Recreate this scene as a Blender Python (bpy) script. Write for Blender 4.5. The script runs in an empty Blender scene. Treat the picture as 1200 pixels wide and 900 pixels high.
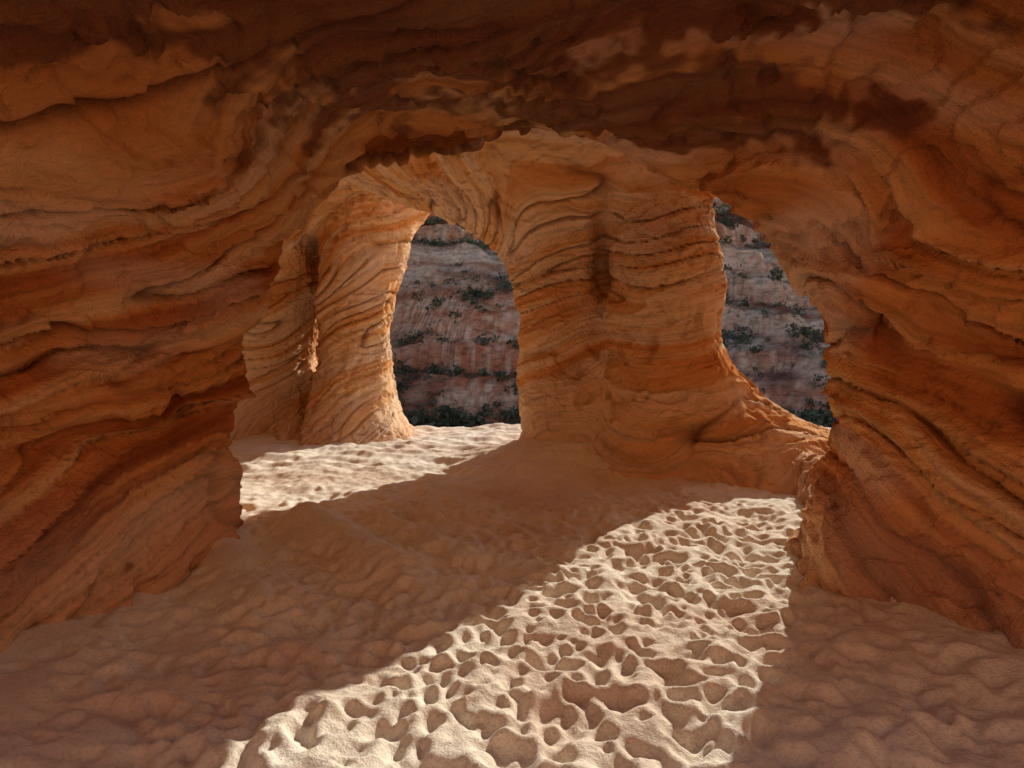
import bpy, math, time, numpy as np
from mathutils import Vector
T0=time.time()
rng=np.random.default_rng(7)
sc=bpy.context.scene
sc.view_settings.view_transform='Standard'; sc.view_settings.look='None'; sc.view_settings.exposure=0
# ---------------- noise
_r=np.random.default_rng(3)
PERM=_r.permutation(256).astype(np.int32); PERM=np.concatenate([PERM,PERM,PERM])
G=_r.normal(size=(256,3)).astype(np.float32); G/=np.linalg.norm(G,axis=1)[:,None]
def pn(x,y,z,seed=0):
    x=np.asarray(x,np.float32)+seed*17.3; y=np.asarray(y,np.float32)+seed*5.7; z=np.asarray(z,np.float32)+seed*9.1
    x,y,z=np.broadcast_arrays(x,y,z)
    xf=np.floor(x);yf=np.floor(y);zf=np.floor(z)
    X=xf.astype(np.int32)&255;Y=yf.astype(np.int32)&255;Z=zf.astype(np.int32)&255
    fx=x-xf;fy=y-yf;fz=z-zf
    u=fx*fx*fx*(fx*(fx*6-15)+10);v=fy*fy*fy*(fy*(fy*6-15)+10);w=fz*fz*fz*(fz*(fz*6-15)+10)
    out=0
    for i in (0,1):
        a=PERM[X+i]; wi=u if i else 1-u
        for j in (0,1):
            b=PERM[a+Y+j]; wj=wi*(v if j else 1-v)
            for k in (0,1):
                g=G[PERM[b+Z+k]]
                d=g[...,0]*(fx-i)+g[...,1]*(fy-j)+g[...,2]*(fz-k)
                out=out+d*wj*(w if k else 1-w)
    return out*1.6
def sstep(a,b,x):
    t=np.clip((x-a)/(b-a),0,1); return t*t*(3-2*t)
def smin(a,b,k):
    h=np.clip(.5+.5*(b-a)/k,0,1); return b*(1-h)+a*h-k*h*(1-h)
def rampc(t,stops):
    p=[s_[0] for s_ in stops]; c=np.array([s_[1] for s_ in stops])
    return np.stack([np.interp(t,p,c[:,i]) for i in range(3)],-1)
def mixc(a,b,f): 
    return a*(1-f[:,None])+np.asarray(b)*f[:,None]
def mesh_from(name,verts,quads,smooth=True):
    me=bpy.data.meshes.new(name)
    verts=np.ascontiguousarray(verts,np.float32); quads=np.ascontiguousarray(quads,np.int32)
    me.vertices.add(len(verts)); me.vertices.foreach_set('co',verts.ravel())
    me.loops.add(quads.size); me.loops.foreach_set('vertex_index',quads.ravel())
    n=len(quads); k=quads.shape[1]
    me.polygons.add(n); me.polygons.foreach_set('loop_start',np.arange(0,n*k,k,dtype=np.int32))
    me.update(calc_edges=True); me.validate()
    if smooth: me.polygons.foreach_set('use_smooth',np.ones(len(me.polygons),bool))
    ob=bpy.data.objects.new(name,me); sc.collection.objects.link(ob); return ob
def grid_obj(name,xs,ys,Zh):
    nx,ny=len(xs),len(ys)
    XX,YY=np.meshgrid(xs,ys,indexing='ij')
    V=np.stack([XX,YY,Zh],-1).reshape(-1,3)
    I=np.arange(nx*ny).reshape(nx,ny)
    Q=np.stack([I[:-1,:-1],I[1:,:-1],I[1:,1:],I[:-1,1:]],-1).reshape(-1,4)
    return mesh_from(name,V,Q)
def setcol(me,name,c):
    at=me.attributes.new(name,'FLOAT_COLOR','POINT')
    at.data.foreach_set('color',np.concatenate([c,np.ones((len(c),1))],1).astype(np.float32).ravel())
# ---------------- rock field
h=0.085
gx=np.arange(-7.2,8.6,h,dtype=np.float32); gy=np.arange(.4,14.2,h,dtype=np.float32); gz=np.arange(-0.6,6.1,h,dtype=np.float32)
def curve(t,pts):
    p=np.array(pts); f=np.arange(-4,18,.05); v=np.interp(f,p[:,0],p[:,1])
    k=np.hanning(15); k/=k.sum(); v=np.convolve(np.pad(v,7,mode='edge'),k,mode='valid')
    return np.interp(t,f,v).astype(np.float32)
xL=curve(gy,[(0,-3.9),(1,-3.3),(2,-2.9),(3.5,-2.7),(4.6,-2.42),(5.2,-2.27),(5.7,-2.5),(6.5,-3.6),(7.5,-5.0),(9,-5.5),(10.2,-5.0),(11.3,-4.3),(12.3,-3.6),(13,-3.5),(14,-3.5)])
xR=curve(gy,[(0,4.1),(1,3.5),(2,3.2),(3.0,2.95),(3.7,2.5),(4.4,2.14),(4.9,2.2),(5.5,2.65),(6.5,3.9),(8,5.5),(10,7.0),(12,8.9),(14,9.9)])
Hh=curve(gy,[(0,4.2),(1,3.7),(2,3.45),(3,3.3),(4.6,3.10),(5.2,3.12),(6.2,3.7),(8,4.45),(9.5,4.55),(10.8,4.3),(12.5,4.0),(14,3.9)])
pp=curve(gy,[(0,2.4),(5.3,2.25),(7.5,3.2),(14,3.4)])
X=gx[:,None,None];Y=gy[None,:,None];Z=gz[None,None,:]
XL=xL[None,:,None];XR=xR[None,:,None];HH=Hh[None,:,None];P=pp[None,:,None]
nX=pn(X*.45,Y*.45,Z*.45,1)*.26; nZ=pn(X*.5,Y*.5,Z*.5,2)*.2
Xw=X+nX; Zw=Z+nZ
cx=(XL+XR)/2; w=(XR-XL)/2; zc=1.0
up=np.maximum(Zw-zc,0)/(HH-zc); dn=np.maximum(zc-Zw,0)
ww=w-.16*dn**2*np.exp(-((Y-4.6)/3)**2)
rho=(np.abs((Xw-cx)/ww)**P+up**P)**(1/P)
rock=(1-rho)*np.minimum(w,HH-zc)
yb=10.5+3.3*sstep(-2.4,-3.4,X)-1.5*sstep(2.2,3.2,X)+pn(X*.6,0*Y,Z*.6,5)*.25+.0*Y
rock=-smin(-rock,-(Y-yb),.35)
yf=.95+.25*pn(X*.5,0*Y,Z*.5,9)+.0*Y
rock=-smin(-rock,-(yf-Y),.5)
def column(cx,cy,a,b,flare):
    dx=Xw-cx; dy=Y-cy
    q=np.sqrt((dx/a)**2+(dy/b)**2)+1e-4
    return (q-1)*min(a,b)-flare
fl1=.98*np.exp((np.minimum(Z,3.9)-3.35)/.62)+.25*np.exp(-np.maximum(Z,0)/.35)
P1=column(.88,9.9,.66,.58,fl1)
dirx=np.clip((X-1.95)/(np.sqrt((X-1.95)**2+(Y-9.3)**2)+.01),0,1)
Zp=np.maximum(Z,0)
fl2=2.3*np.exp(-Zp/.84)*(dirx**1.1)+.55*np.exp(-Zp/.5)+.2*np.exp((np.minimum(Z,4.0)-3.8)/.5)+.17*np.exp(-((Z-2.6)/.5)**2)
P2=column(1.90,9.0,.62,.66,fl2)
kk=.08+.5*sstep(2.3,.8,Z)
pil=smin(P1,P2,kk)
yc=10.6-1.2*sstep(1.2,2.6,X)-.6*sstep(2.6,3.1,X)+3.5*sstep(2.2,1.4,Z)+.0*Y
pil=-smin(-pil,-(Y-yc),.3)
fl3=.4*np.exp((np.minimum(Z,4.0)-3.9)/.5)+.6*np.exp(-Zp/.5)+.1*np.exp(-((Z-2.6)/.6)**2)
P3=column(-2.83+.08*(Z-1.5),12.1,.62,.75,fl3)
rock=smin(rock,pil,.3)
rock=rock+.36*np.exp(-((X-1.20-.16*(Z-2.9)**2)/.13)**2-((Z-2.8)/.58)**4)*(Y<9.7)*(Y>7.8)
rock=smin(rock,P3,.04)
rock=rock+.35*np.exp(-((X+3.50+.10*np.sin(Z*1.7))/.08)**2)*(Y>10.6)*sstep(3.6,3.2,Z)*(Y<12.3)
ax,ay,bx,by=2.6,4.9,3.7,8.0
t=np.clip(((X-ax)*(bx-ax)+(Y-ay)*(by-ay))/((bx-ax)**2+(by-ay)**2),0,1)
dd=np.sqrt((X-ax-t*(bx-ax))**2+(Y-ay-t*(by-ay))**2+((Z+.05)*1.0)**2)-(.42+.12*pn(X*1.5,Y*1.5,Z*0,8))
rock=smin(rock,dd,.2)
def dent(x,y,z,a,b,c,amp):
    global rock
    q=((X-x)/a)**2+((Y-y)/b)**2+((Z-z)/c)**2
    rock=rock+amp*np.exp(-q**1.5)
dent(2.45,3.95,1.4,.22,.6,.36,.32)
dent(2.15,4.35,1.45,.09,.4,.28,.16)
dent(-2.5,4.2,1.55,.6,.8,.12,.14)
dent(-2.65,3.7,1.05,.6,.8,.10,.16)
dent(-2.3,4.7,1.2,.5,.25,.16,.14)
dent(-1.9,4.3,2.2,.5,.9,.09,.12)
dent(2.3,3.6,.3,.5,.6,.14,.18)
dent(1.9,4.0,2.15,.5,.6,.10,.18)
dent(1.2,4.2,2.75,.5,.6,.08,.14)
dent(.45,9.0,1.45,.35,.8,.07,.18)
dent(.75,9.0,1.2,.3,.8,.06,.15)
dent(1.8,8.3,.9,.7,.8,.06,.12)
rock=-smin(-rock,-(Z-(5.15+.5*pn(X*.3,Y*.3,0*Z,6))),.4)
F=np.array(rock,np.float32)
F[0]=F[-1]=1;F[:,0]=F[:,-1]=1;F[:,:,0]=F[:,:,-1]=1
def surface_nets(F,org,h):
    S=F<0
    nx,ny,nz=F.shape
    acc=np.zeros((nx-1,ny-1,nz-1,3),np.float32); cnt=np.zeros((nx-1,ny-1,nz-1),np.float32)
    for ax in range(3):
        o1,o2=[a for a in range(3) if a!=ax]
        s0=[slice(None)]*3; s1=[slice(None)]*3; s0[ax]=slice(0,-1); s1[ax]=slice(1,None)
        f0=F[tuple(s0)];f1=F[tuple(s1)]
        m=(S[tuple(s0)]!=S[tuple(s1)])
        tt=np.where(m,f0/np.where(m,f0-f1,1),0).astype(np.float32)
        for a in (0,1):
            for b in (0,1):
                sl=[slice(None)]*3
                sl[o1]=slice(a,F.shape[o1]-1+a); sl[o2]=slice(b,F.shape[o2]-1+b)
                mm=m[tuple(sl)]; t_=tt[tuple(sl)]
                cnt+=mm; acc[...,ax]+=t_; acc[...,o1]+=mm*a; acc[...,o2]+=mm*b
    act=cnt>0
    idx=-np.ones(act.shape,np.int64); idx[act]=np.arange(act.sum())
    c=np.argwhere(act).astype(np.float32)
    V=(c+acc[act]/cnt[act][:,None])*h+np.array(org,np.float32)
    quads=[]
    for ax in range(3):
        o1,o2=[(1,2),(2,0),(0,1)][ax]
        s0=[slice(None)]*3; s1=[slice(None)]*3; s0[ax]=slice(0,-1); s1[ax]=slice(1,None)
        a=S[tuple(s0)];b=S[tuple(s1)]
        e=np.argwhere(a!=b)
        e=e[(e[:,o1]>0)&(e[:,o2]>0)&(e[:,o1]<F.shape[o1]-1)&(e[:,o2]<F.shape[o2]-1)]
        ins=S[e[:,0],e[:,1],e[:,2]]
        def g(d1,d2):
            q=e.copy(); q[:,o1]-=d1; q[:,o2]-=d2; return idx[q[:,0],q[:,1],q[:,2]]
        Q=np.stack([g(1,1),g(0,1),g(0,0),g(1,0)],-1)
        Q[~ins]=Q[~ins][:,::-1]
        quads.append(Q)
    return V,np.concatenate(quads)
V,Q=surface_nets(F,(gx[0],gy[0],gz[0]),h)
cave0=mesh_from('tmp_cave',V,Q)
md=cave0.modifiers.new('s','SUBSURF'); md.levels=2; md.render_levels=2
dg=bpy.context.evaluated_depsgraph_get()
me=bpy.data.meshes.new_from_object(cave0.evaluated_get(dg))
bpy.data.objects.remove(cave0)
cave=bpy.data.objects.new('sandstone_cave',me); sc.collection.objects.link(cave)
n=len(me.vertices); co=np.empty(n*3,np.float32); me.vertices.foreach_get('co',co); co=co.reshape(-1,3)
nr=np.empty(n*3,np.float32); me.vertices.foreach_get('normal',nr); nr=nr.reshape(-1,3)
print('cave verts',n,time.time()-T0)
x,y,z=co.T
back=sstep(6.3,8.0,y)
w1=pn(x*.5,y*.5,z*.5,11); w2=pn(x*1.0,y*1.0,z*1.0,12); w3=pn(x*.27,y*.27,z*.27,13)
s=z+.32*np.sqrt(x*x+.8)-.34*np.minimum(y,7)+.55*w1+.16*w2+.5*w3-.42*x*back
sx=x+.2*w2; sy=y+.2*w1
def terr(v,nst,sh=.8):
    q=v*nst; f=np.floor(q); r=q-f; return (f+sstep(sh,1,r))/nst
wob=pn(sx*.35,sy*.35,s*1.3,20)
bed=s*3.6+1.4*wob+.9*pn(s*0,s*0,s*1.9,19)
bf=bed-np.floor(bed); bid=np.floor(bed)
prof=sstep(0,.10,bf)*(1-.8*bf)
bmask=np.clip(.32+1.8*pn(x*.5+bid*3.1,y*.5,z*.4+bid*7.7,18),0,1.3)
bed2=s*12+1.8*pn(sx*.5,sy*.5,s*3,17)
bf2=bed2-np.floor(bed2); prof2=sstep(0,.25,bf2)*(1-.8*bf2)
bm2=np.clip(.12+1.7*pn(x*.7,y*.7,s*2,16),0,1)
L3=pn(sx*1.0,sy*1.0,s*24,23); L4=pn(sx*.6,sy*.6,s*9,22)
R2=1-np.minimum(np.abs(pn(sx*.45,sy*.45,s*3.2,24))*9,1)
pl=pn(x*.9,y*.9,z*1.5+.7*s,25)+.33*pn(x*2.6,y*2.6,z*4,26)+.12*pn(x*7,y*7,z*9,30)
T=terr(pl,3.5,.92)-pl*.6
blob=pn(x*2.0,y*2.0,z*1.5,27); bl2=pn(x*5.5,y*5.5,z*4,28)
ceil=np.clip(-nr[:,2]*1.4,0,1)*sstep(7.5,6,y)
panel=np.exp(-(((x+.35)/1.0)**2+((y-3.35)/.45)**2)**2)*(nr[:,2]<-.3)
pock=np.clip(pn(x*5,y*5,z*3.4,33)-.28,0,1)*np.clip(.3+1.5*pn(x*.6,y*.6,z*.6,34),0,1)
pock2=np.clip(pn(x*8,y*8,z*6,37)-.22,0,1)*back*np.clip(.2+1.6*pn(x*.8,y*.8,z*.8,38),0,1)
calm=1-.6*panel; cb=1-.78*back
disp=calm*(.105*prof*bmask*cb+.018*prof2*bm2*cb+.008*L3*cb+.014*L4*cb-.09*R2**2*sstep(-.2,.35,w1)*(1-.35*back)+(.10+.10*ceil)*T+.055*blob+.020*bl2-.2*pock-.17*pock2)
fl=pn(x*6,y*6,z*.9,29)*sstep(1.5,2.2,x)*sstep(2.4,1.6,z)*sstep(6,5,y)
disp+=.055*fl
chips=pn(x*11,y*11,z*9,35)*np.clip(pn(x*1.3,y*1.3,z*1.3,36)+.3,0,1); disp+=.012*chips
# carved scratches high on the left wall
scr=np.zeros(n,np.float32); sel=np.where((x<-1.1)&(y>3.4)&(y<4.9)&(z>2.2)&(z<3.4))[0]
r3=np.random.default_rng(5)
for g_ in range(7):
    X0=-1.95+.11*g_; Y0=3.95+r3.uniform(-.12,.2)
    pts=[(X0+r3.uniform(-.08,.08),Y0+q_*.09+r3.uniform(-.03,.03)) for q_ in range(4)]
    for (a0,b0),(a1,b1) in zip(pts[:-1],pts[1:]):
        dx,dy=a1-a0,b1-b0
        tt=np.clip(((x[sel]-a0)*dx+(y[sel]-b0)*dy)/(dx*dx+dy*dy),0,1)
        dd_=np.hypot(x[sel]-a0-tt*dx,y[sel]-b0-tt*dy); scr[sel]=np.maximum(scr[sel],np.clip(1-dd_/.022,0,1))
disp-=.018*scr
co2=co+nr*disp[:,None]
me.vertices.foreach_set('co',co2.ravel())
at=me.attributes.new('strat','FLOAT_VECTOR','POINT')
at.data.foreach_set('vector',np.stack([sx,sy,s],-1).astype(np.float32).ravel())
bv=pn(sx*.25,sy*.25,bid*3.7+bf*.5,40)*.9
t_=.50+.36*back+.50*bv+.36*pn(sx*.4,sy*.4,s*6,41)+.24*L4+.12*L3  # back chamber rock lightened: bounce brightness painted into the colour
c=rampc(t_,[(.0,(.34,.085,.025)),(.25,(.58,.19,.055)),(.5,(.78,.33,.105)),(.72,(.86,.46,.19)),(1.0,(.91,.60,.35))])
ln=1-np.minimum(np.abs(pn(sx*.4,sy*.4,s*5.5,42))*11,1)
c=mixc(c,(.22,.06,.02),.85*ln**1.3*np.clip(.5+1.2*w2,0,1)*(1-.5*back))
c=mixc(c,(.14,.04,.017),np.clip(.85*np.maximum((1-sstep(0,.12,bf))*bmask*cb,R2**2*sstep(-.2,.35,w1)),0,1))
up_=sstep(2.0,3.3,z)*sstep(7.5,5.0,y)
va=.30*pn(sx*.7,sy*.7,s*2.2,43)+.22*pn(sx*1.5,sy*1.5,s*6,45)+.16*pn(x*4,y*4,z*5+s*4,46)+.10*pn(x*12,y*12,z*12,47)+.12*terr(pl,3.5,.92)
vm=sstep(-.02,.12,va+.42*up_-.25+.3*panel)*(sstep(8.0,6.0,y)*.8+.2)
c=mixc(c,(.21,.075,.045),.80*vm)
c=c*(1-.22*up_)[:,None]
pale=np.clip(sstep(.2,.5,pn(x*.7,y*.7,z*1.2+s,44))+.8*sstep(.9,0,z+.4*w1),0,1)*sstep(.9,.3,vm)
c=mixc(c,(.89,.64,.47),.45*pale)
c=mixc(c,(.85,.5,.3),.7*scr)
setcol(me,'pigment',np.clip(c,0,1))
me.polygons.foreach_set('use_smooth',np.ones(len(me.polygons),bool)); me.update()
# ---------------- materials
def newmat(name,rough=.9):
    m=bpy.data.materials.new(name); m.use_nodes=True; nt=m.node_tree; nt.nodes.clear()
    o=nt.nodes.new('ShaderNodeOutputMaterial'); b=nt.nodes.new('ShaderNodeBsdfDiffuse'); b.inputs['Roughness'].default_value=0
    nt.links.new(b.outputs[0],o.inputs[0]); return m,nt,b
class N:
    def __init__(s,nt): s.nt=nt
    def n(s,t,**k):
        nd=s.nt.nodes.new(t)
        for a,b in k.items(): setattr(nd,a,b)
        return nd
    def l(s,a,b): s.nt.links.new(a,b)
    def scale(s,v,sc_):
        m=s.n('ShaderNodeVectorMath',operation='MULTIPLY'); s.l(v,m.inputs[0]); m.inputs[1].default_value=sc_; return m.outputs[0]
    def noise(s,v,scale,det=3,rough=.55):
        m=s.n('ShaderNodeTexNoise'); s.l(v,m.inputs['Vector']); m.inputs['Scale'].default_value=scale; m.inputs['Detail'].default_value=det; m.inputs['Roughness'].default_value=rough; return m.outputs[0]
    def ramp(s,v,stops):
        r=s.n('ShaderNodeValToRGB'); s.l(v,r.inputs[0]); cr=r.color_ramp
        while len(cr.elements)<len(stops): cr.elements.new(.5)
        for e,(p,c) in zip(cr.elements,stops):
            e.position=p; e.color=(c,c,c,1) if isinstance(c,(int,float)) else (*c,1)
        return r.outputs[0]
    def mul(s,a,b):
        m=s.n('ShaderNodeMix',data_type='RGBA',blend_type='MULTIPLY'); m.inputs[0].default_value=1; s.l(a,m.inputs[6]); s.l(b,m.inputs[7]); return m.outputs[2]
    def add(s,a,b,f):
        m=s.n('ShaderNodeMath',operation='MULTIPLY_ADD'); s.l(a,m.inputs[0]); m.inputs[1].default_value=f; s.l(b,m.inputs[2]); return m.outputs[0]
    def bump(s,hgt,dist,strength=1):
        b=s.n('ShaderNodeBump'); s.l(hgt,b.inputs['Height']); b.inputs['Distance'].default_value=dist; b.inputs['Strength'].default_value=strength; return b.outputs[0]
m,nt,b=newmat('sandstone'); k=N(nt)
pos=k.n('ShaderNodeNewGeometry').outputs['Position']
sv=k.n('ShaderNodeAttribute',attribute_name='strat').outputs['Vector']
col=k.n('ShaderNodeAttribute',attribute_name='pigment').outputs['Color']
na=k.noise(k.scale(sv,(1.2,1.2,22)),1,5,.68); nb=k.noise(pos,20,4,.68)
c=k.mul(col,k.ramp(na,[(.3,.70),(.5,1.0),(.7,1.1)]))
k.l(c,b.inputs['Color'])
k.l(k.bump(k.add(na,nb,.5),.05,1.0),b.inputs['Normal'])
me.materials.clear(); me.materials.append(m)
# ---------------- sand floor
xs=np.concatenate([np.arange(-7.5,-3.6,.1),np.arange(-3.6,4,.014),np.arange(4,9,.08)])
ys=np.concatenate([np.arange(-1.8,1.8,.1),np.arange(1.8,5,.012),np.arange(5,9,.02),np.arange(9,13.8,.04)])
SX,SY=np.meshgrid(xs,ys,indexing='ij')
foot=np.zeros_like(SX)
def stamp(px,py,L,W,ang,dep):
    R=max(L,W)*2.2
    i0,i1=np.searchsorted(xs,[px-R,px+R]); j0,j1=np.searchsorted(ys,[py-R,py+R])
    if i1-i0<3 or j1-j0<3: return
    dx=SX[i0:i1,j0:j1]-px; dy=SY[i0:i1,j0:j1]-py
    ca,sa=math.cos(ang),math.sin(ang)
    u=(dx*ca+dy*sa)/L; v=(-dx*sa+dy*ca)/(W*(1+.22*np.clip(u,-1.5,1.5)))
    th=np.arctan2(v,u)
    q=np.sqrt(u*u+v*v)*(1+.12*np.sin(2*th+px*7)+.08*np.sin(3*th+py*9))
    inn=np.exp(-q**2.2); rim=np.exp(-((q-1.45)/.5)**2)
    f=foot[i0:i1,j0:j1]
    foot[i0:i1,j0:j1]=f*(1-.6*inn)-dep*inn+dep*.24*rim*(.6+.6*np.cos(th))
for i in range(5600):
    py=1.7+rng.random()**1.1*7.3; px=-3.0+rng.random()*6.2
    sz=rng.choice([.4,.6,.8,1.0])*rng.uniform(.85,1.15)
    path=math.exp(-((px-(.1+.12*(py-3)))/2.2)**2)
    if rng.random()>path*1.1+.15: continue
    fade=1 if py<6 else max(.2,1-(py-6)/2.5)
    stamp(px,py,.072*sz,.042*sz*rng.uniform(.9,1.35),math.pi/2+rng.normal()*.8,rng.uniform(.026,.060)*fade*min(1,sz+.15))
for i in range(400):
    py=rng.uniform(8,12.5); px=rng.uniform(-4.5,1)
    stamp(px,py,.11,.07,rng.uniform(0,3),rng.uniform(.008,.02))
def blur(a):
    a=(np.roll(a,1,0)+2*a+np.roll(a,-1,0))/4; return (np.roll(a,1,1)+2*a+np.roll(a,-1,1))/4
foot=blur(foot)
big=.07*pn(SX*.5,SY*.5,0,31)+.04*pn(SX*1.5,SY*1.5,0,32)
fine=.030*pn(SX*3.8,SY*3.8,0,33)+.010*pn(SX*12,SY*12,0,34)+.003*pn(SX*30,SY*30,0,39)
leftbank=.10*sstep(-1.9,-2.8,SX+.35*(SY-4))*sstep(7,5,SY)
rightbank=.12*sstep(1.7,2.7,SX-.12*(SY-4)*(SY>4))*sstep(8,5,SY)
def ridge(x0,y0,x1,y1,wd,ht):
    t=np.clip(((SX-x0)*(x1-x0)+(SY-y0)*(y1-y0))/((x1-x0)**2+(y1-y0)**2),0,1)
    d=np.hypot(SX-x0-t*(x1-x0),SY-y0-t*(y1-y0)); return ht*np.exp(-(d/wd)**2)*(1-.6*t)
dr=ridge(-1.75,5.9,-.7,4.6,.24,.22)+ridge(-1.2,6.0,-.2,5.0,.15,.13)+ridge(-2.4,5.3,-1.5,4.2,.24,.18)
rip=.014*np.sin((SX*1.2+SY*3.2+.8*pn(SX,SY,0,35))*5)*sstep(7.5,9,SY)
pedge=.28*np.exp(-(np.hypot((SX-1.9)/2.4,(SY-9.4)/1.35))**4)
out=-1.3*sstep(12.8,13.8,SY+.3*pn(SX*.8,SY*.8,0,36))
smooth_m=1-.85*np.clip(dr*6,0,1)
smooth_m*=1-.6*np.clip((leftbank+rightbank)*9,0,1)
zs=big+fine*(.3+.7*smooth_m)+foot*smooth_m+leftbank+rightbank+dr+rip+pedge+out
sand=grid_obj('sand_floor',xs,ys,zs)
m,nt,b=newmat('sand'); k=N(nt)
pos=k.n('ShaderNodeNewGeometry').outputs['Position']
fx,fy=SX.ravel(),SY.ravel()
c=rampc(.5+pn(fx*.8,fy*.8,0,37)*.6+.3*pn(fx*3,fy*3,0,38),[(.1,(.78,.62,.48)),(.5,(.87,.77,.62)),(.9,(.92,.85,.72))])
setcol(sand.data,'pigment',c)
col=k.n('ShaderNodeAttribute',attribute_name='pigment').outputs['Color']
nb=k.noise(pos,55,4,.7)
k.l(k.mul(col,k.ramp(nb,[(.3,.8),(.5,1.0),(.7,1.08)])),b.inputs['Color'])
k.l(k.bump(nb,.014,.8),b.inputs['Normal']); sand.data.materials.append(m)
# ---------------- canyon terrain
txs=np.concatenate([np.arange(-500,-90,10),np.arange(-90,-14,.9),np.arange(-14,14,.4),np.arange(14,130,.9),np.arange(130,500,10)])
tys=np.concatenate([np.arange(-400,-40,15),np.arange(-40,-16,1.0),np.arange(-16,-4,.3),np.arange(-4,70,1.5),np.arange(70,245,.7),np.arange(245,320,4),np.arange(320,1200,40)])
TX,TY=np.meshgrid(txs,tys,indexing='ij')
fw=sstep(20,70,TY)
yw=TY+fw*(18*pn(TX*.013,TY*.013,0,41)+13*pn(TX*.04,TY*.04,0,42)+5*pn(TX*.12,TY*.12,0,53))+(1-fw)*sstep(-3,-6,TY)*(1.2*pn(TX*.2,TY*.2,0,60)+.5*pn(TX*.8,TY*.8,0,61))
hh=np.interp(yw,[-400,-60,-30,-13.5,-9.5,-7.5,-5.5,13.4,17,50,85,100,225,240,420,1200],[34,30,24,15,10,1.5,-.5,-.8,-3,-17,-24,-21,62,66,70,90])  # rise behind the camera is an added, unseen cliff for warm fill
hh+=(3*pn(TX*.03,TY*.03,0,43)+2*pn(TX*.1,TY*.1,0,44)+.6*pn(TX*.3,TY*.3,0,45))*sstep(25,75,TY)
off=.6*pn(TX*.02,TY*.02,0,47)+.18*pn(TX*.1,TY*.1,0,50)
q=hh/8+off; f=np.floor(q); r=q-f
terrc=(f+.40*r+.60*sstep(.70,.80,r))
band=sstep(-6,-2,hh)*sstep(60,80,TY)*np.clip(.45+1.6*pn(TX*.03,TY*.04,hh*.08,48),0,1)
hh=hh*(1-band)+band*(terrc-off)*8
hh+=.4*pn(TX*.8,TY*.8,0,49)*sstep(60,80,TY)
terrain=grid_obj('canyon_terrain',txs,tys,hh)
gyy,gxx=np.gradient(hh,tys,axis=1),np.gradient(hh,txs,axis=0)
slope=np.hypot(gyy,gxx).ravel()
fx,fy,fz=TX.ravel(),TY.ravel(),hh.ravel()
st=.5+.7*pn(fx*.015,fy*.015,fz*.8,62)+.3*pn(fx*.15,fy*.15,fz*2,63)
rc=rampc(st,[(.1,(.52,.17,.08)),(.4,(.74,.36,.20)),(.55,(.92,.66,.44)),(.85,(.62,.22,.10))])
so_=.5+.8*pn(fx*.045,fy*.045,0,64)+.4*pn(fx*.25,fy*.25,0,65)
sl=rampc(so_,[(.1,(.18,.055,.035)),(.45,(.38,.14,.075)),(.8,(.64,.32,.18))])
c=mixc(sl,rc,sstep(.9,1.5,slope))
zn=fz+5*pn(fx*.03,fy*.03,0,69)+2.5*pn(fx*.12,fy*.12,0,70)
pb=np.exp(-((zn-19)/5.5)**4)*(fx<28)+sstep(20,32,fx)*sstep(-12,-4,zn)*sstep(30,22,zn)
c=mixc(c,(.90,.68,.48),.7*pb*np.clip(.6+1.0*pn(fx*.1,fy*.1,fz*.6,71),0,1))
c=mixc(c,(.68,.33,.155),sstep(0,-4,fy)*(.8+.2*pn(fx*.3,fy*.3,fz,68)))  # warm colour of the added bounce cliff behind the camera
setcol(terrain.data,'pigment',np.clip(c,0,1))
m,nt,b=newmat('canyon_rock_and_soil'); k=N(nt)
pos=k.n('ShaderNodeNewGeometry').outputs['Position']
col=k.n('ShaderNodeAttribute',attribute_name='pigment').outputs['Color']
nb=k.noise(k.scale(pos,(1,1,2.0)),.5,6,.7)
k.l(k.mul(col,k.ramp(nb,[(.35,.5),(.5,1.0),(.65,1.25)])),b.inputs['Color'])
k.l(k.bump(nb,1.2,.9),b.inputs['Normal']); terrain.data.materials.append(m)
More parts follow.
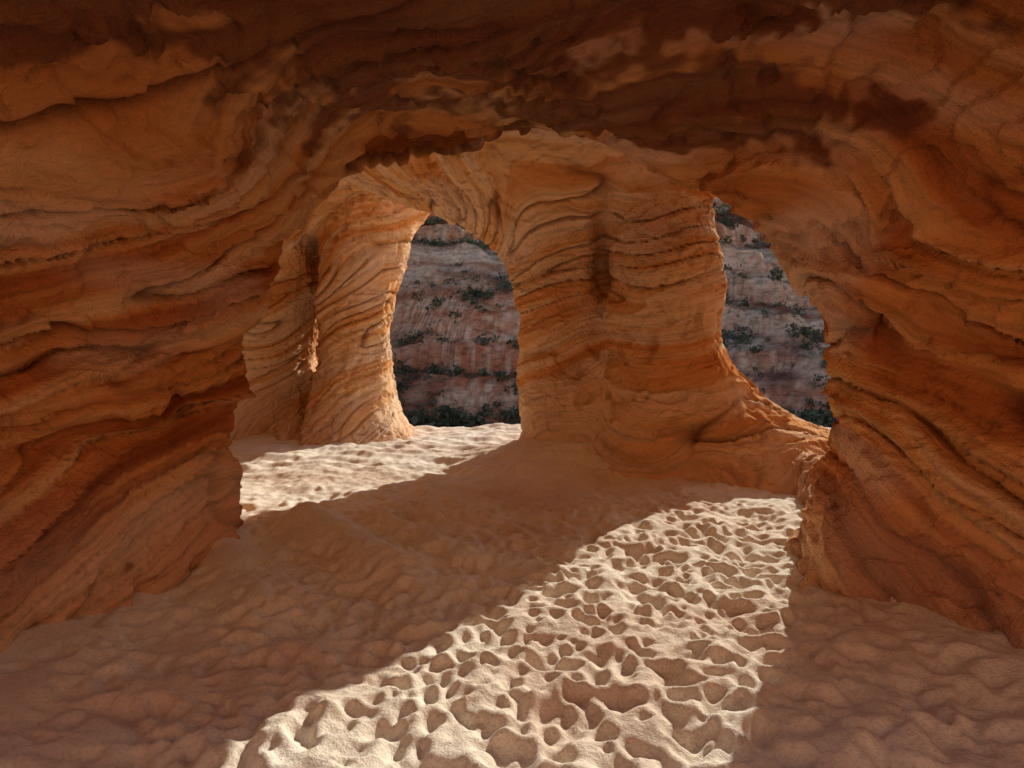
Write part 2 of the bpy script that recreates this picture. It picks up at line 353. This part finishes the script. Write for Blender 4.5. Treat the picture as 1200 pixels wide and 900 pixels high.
# ---------------- shrubs on the slope
def hsamp(px,py):
    i=np.clip(np.searchsorted(txs,px)-1,0,len(txs)-2); j=np.clip(np.searchsorted(tys,py)-1,0,len(tys)-2)
    return hh[i,j]
Vs=[]
ns=24000
py=65+150*rng.random(ns); px=rng.uniform(-.32,.62,ns)*py
zv=hsamp(px,py)
dens=.26+.45*pn(px*.035,py*.035,0,51)+.35*pn(px*.12,py*.12,0,52)+.5*(zv<-12)+.15*(zv>24)-.12*((zv>12)&(zv<24)&(px<28))
keep=rng.random(ns)<dens; px=px[keep];py=py[keep]; pzv=zv[keep]
for X0,Y0,Z0 in zip(px,py,pzv):
    R=(.3+1.1*rng.random()**3) if Z0>-12 else rng.uniform(.5,1.9)
    if rng.random()<.05: R*=1.8
    nl=int(16+22*R)
    d=rng.normal(size=(nl,3)); d/=np.linalg.norm(d,axis=1)[:,None]
    lob=1+.35*np.sin(d[:,0]*5+X0)+.3*np.sin(d[:,1]*6+Y0)
    rad=R*lob*rng.uniform(.3,1,nl)**.5
    c_=d*rad[:,None]*np.array([1,1,.8])+np.array([X0,Y0,Z0+R*.5])
    t1=rng.normal(size=(nl,3)); t1/=np.linalg.norm(t1,axis=1)[:,None]
    t2=np.cross(t1,rng.normal(size=(nl,3))); t2/=np.linalg.norm(t2,axis=1)[:,None]
    sz=(R*rng.uniform(.18,.36,nl))[:,None]
    Vs.append(np.stack([c_-t1*sz,c_+t2*sz*.7,c_+t1*sz,c_-t2*sz*.7],1).reshape(-1,3))
Vs=np.concatenate(Vs); Qs=np.arange(len(Vs)).reshape(-1,4)
sh=mesh_from('desert_shrubs',Vs,Qs,False)
m,nt,b=newmat('shrub_foliage'); k=N(nt)
pos=k.n('ShaderNodeNewGeometry').outputs['Position']
k.l(k.ramp(k.noise(pos,.3,2),[(.35,(.08,.095,.06)),(.6,(.15,.165,.10)),(.75,(.27,.27,.17))]),b.inputs['Color'])
sh.data.materials.append(m)
print('shrub quads',len(Qs),'sand',zs.size,'terr',hh.size,time.time()-T0)
# ---------------- light
EL=math.radians(25.5); AZ=math.atan2(.61,1.0)
d=Vector((math.sin(AZ)*math.cos(EL),math.cos(AZ)*math.cos(EL),math.sin(EL)))
sun=bpy.data.lights.new('sun','SUN'); sun.energy=5; sun.angle=math.radians(.5); sun.color=(1,.94,.83)
so=bpy.data.objects.new('sun',sun); sc.collection.objects.link(so); so.rotation_euler=d.to_track_quat('Z','Y').to_euler(); so.location=(10,20,20)
wd=bpy.data.worlds.new('World'); sc.world=wd; wd.use_nodes=True; nt=wd.node_tree
sky=nt.nodes.new('ShaderNodeTexSky'); sky.sky_type='NISHITA'; sky.sun_disc=False; sky.sun_elevation=EL; sky.sun_rotation=AZ
bg=nt.nodes['Background']; nt.links.new(sky.outputs[0],bg.inputs[0]); bg.inputs[1].default_value=.15
# ---------------- camera
cd=bpy.data.cameras.new('camera'); cam=bpy.data.objects.new('camera',cd); sc.collection.objects.link(cam)
cam.location=(0,0,1.6); cam.rotation_euler=(math.radians(90),0,0); cd.lens=24; cd.sensor_width=36; cd.shift_y=-50/1200; cd.clip_end=3000; cd.clip_start=.05
sc.camera=cam
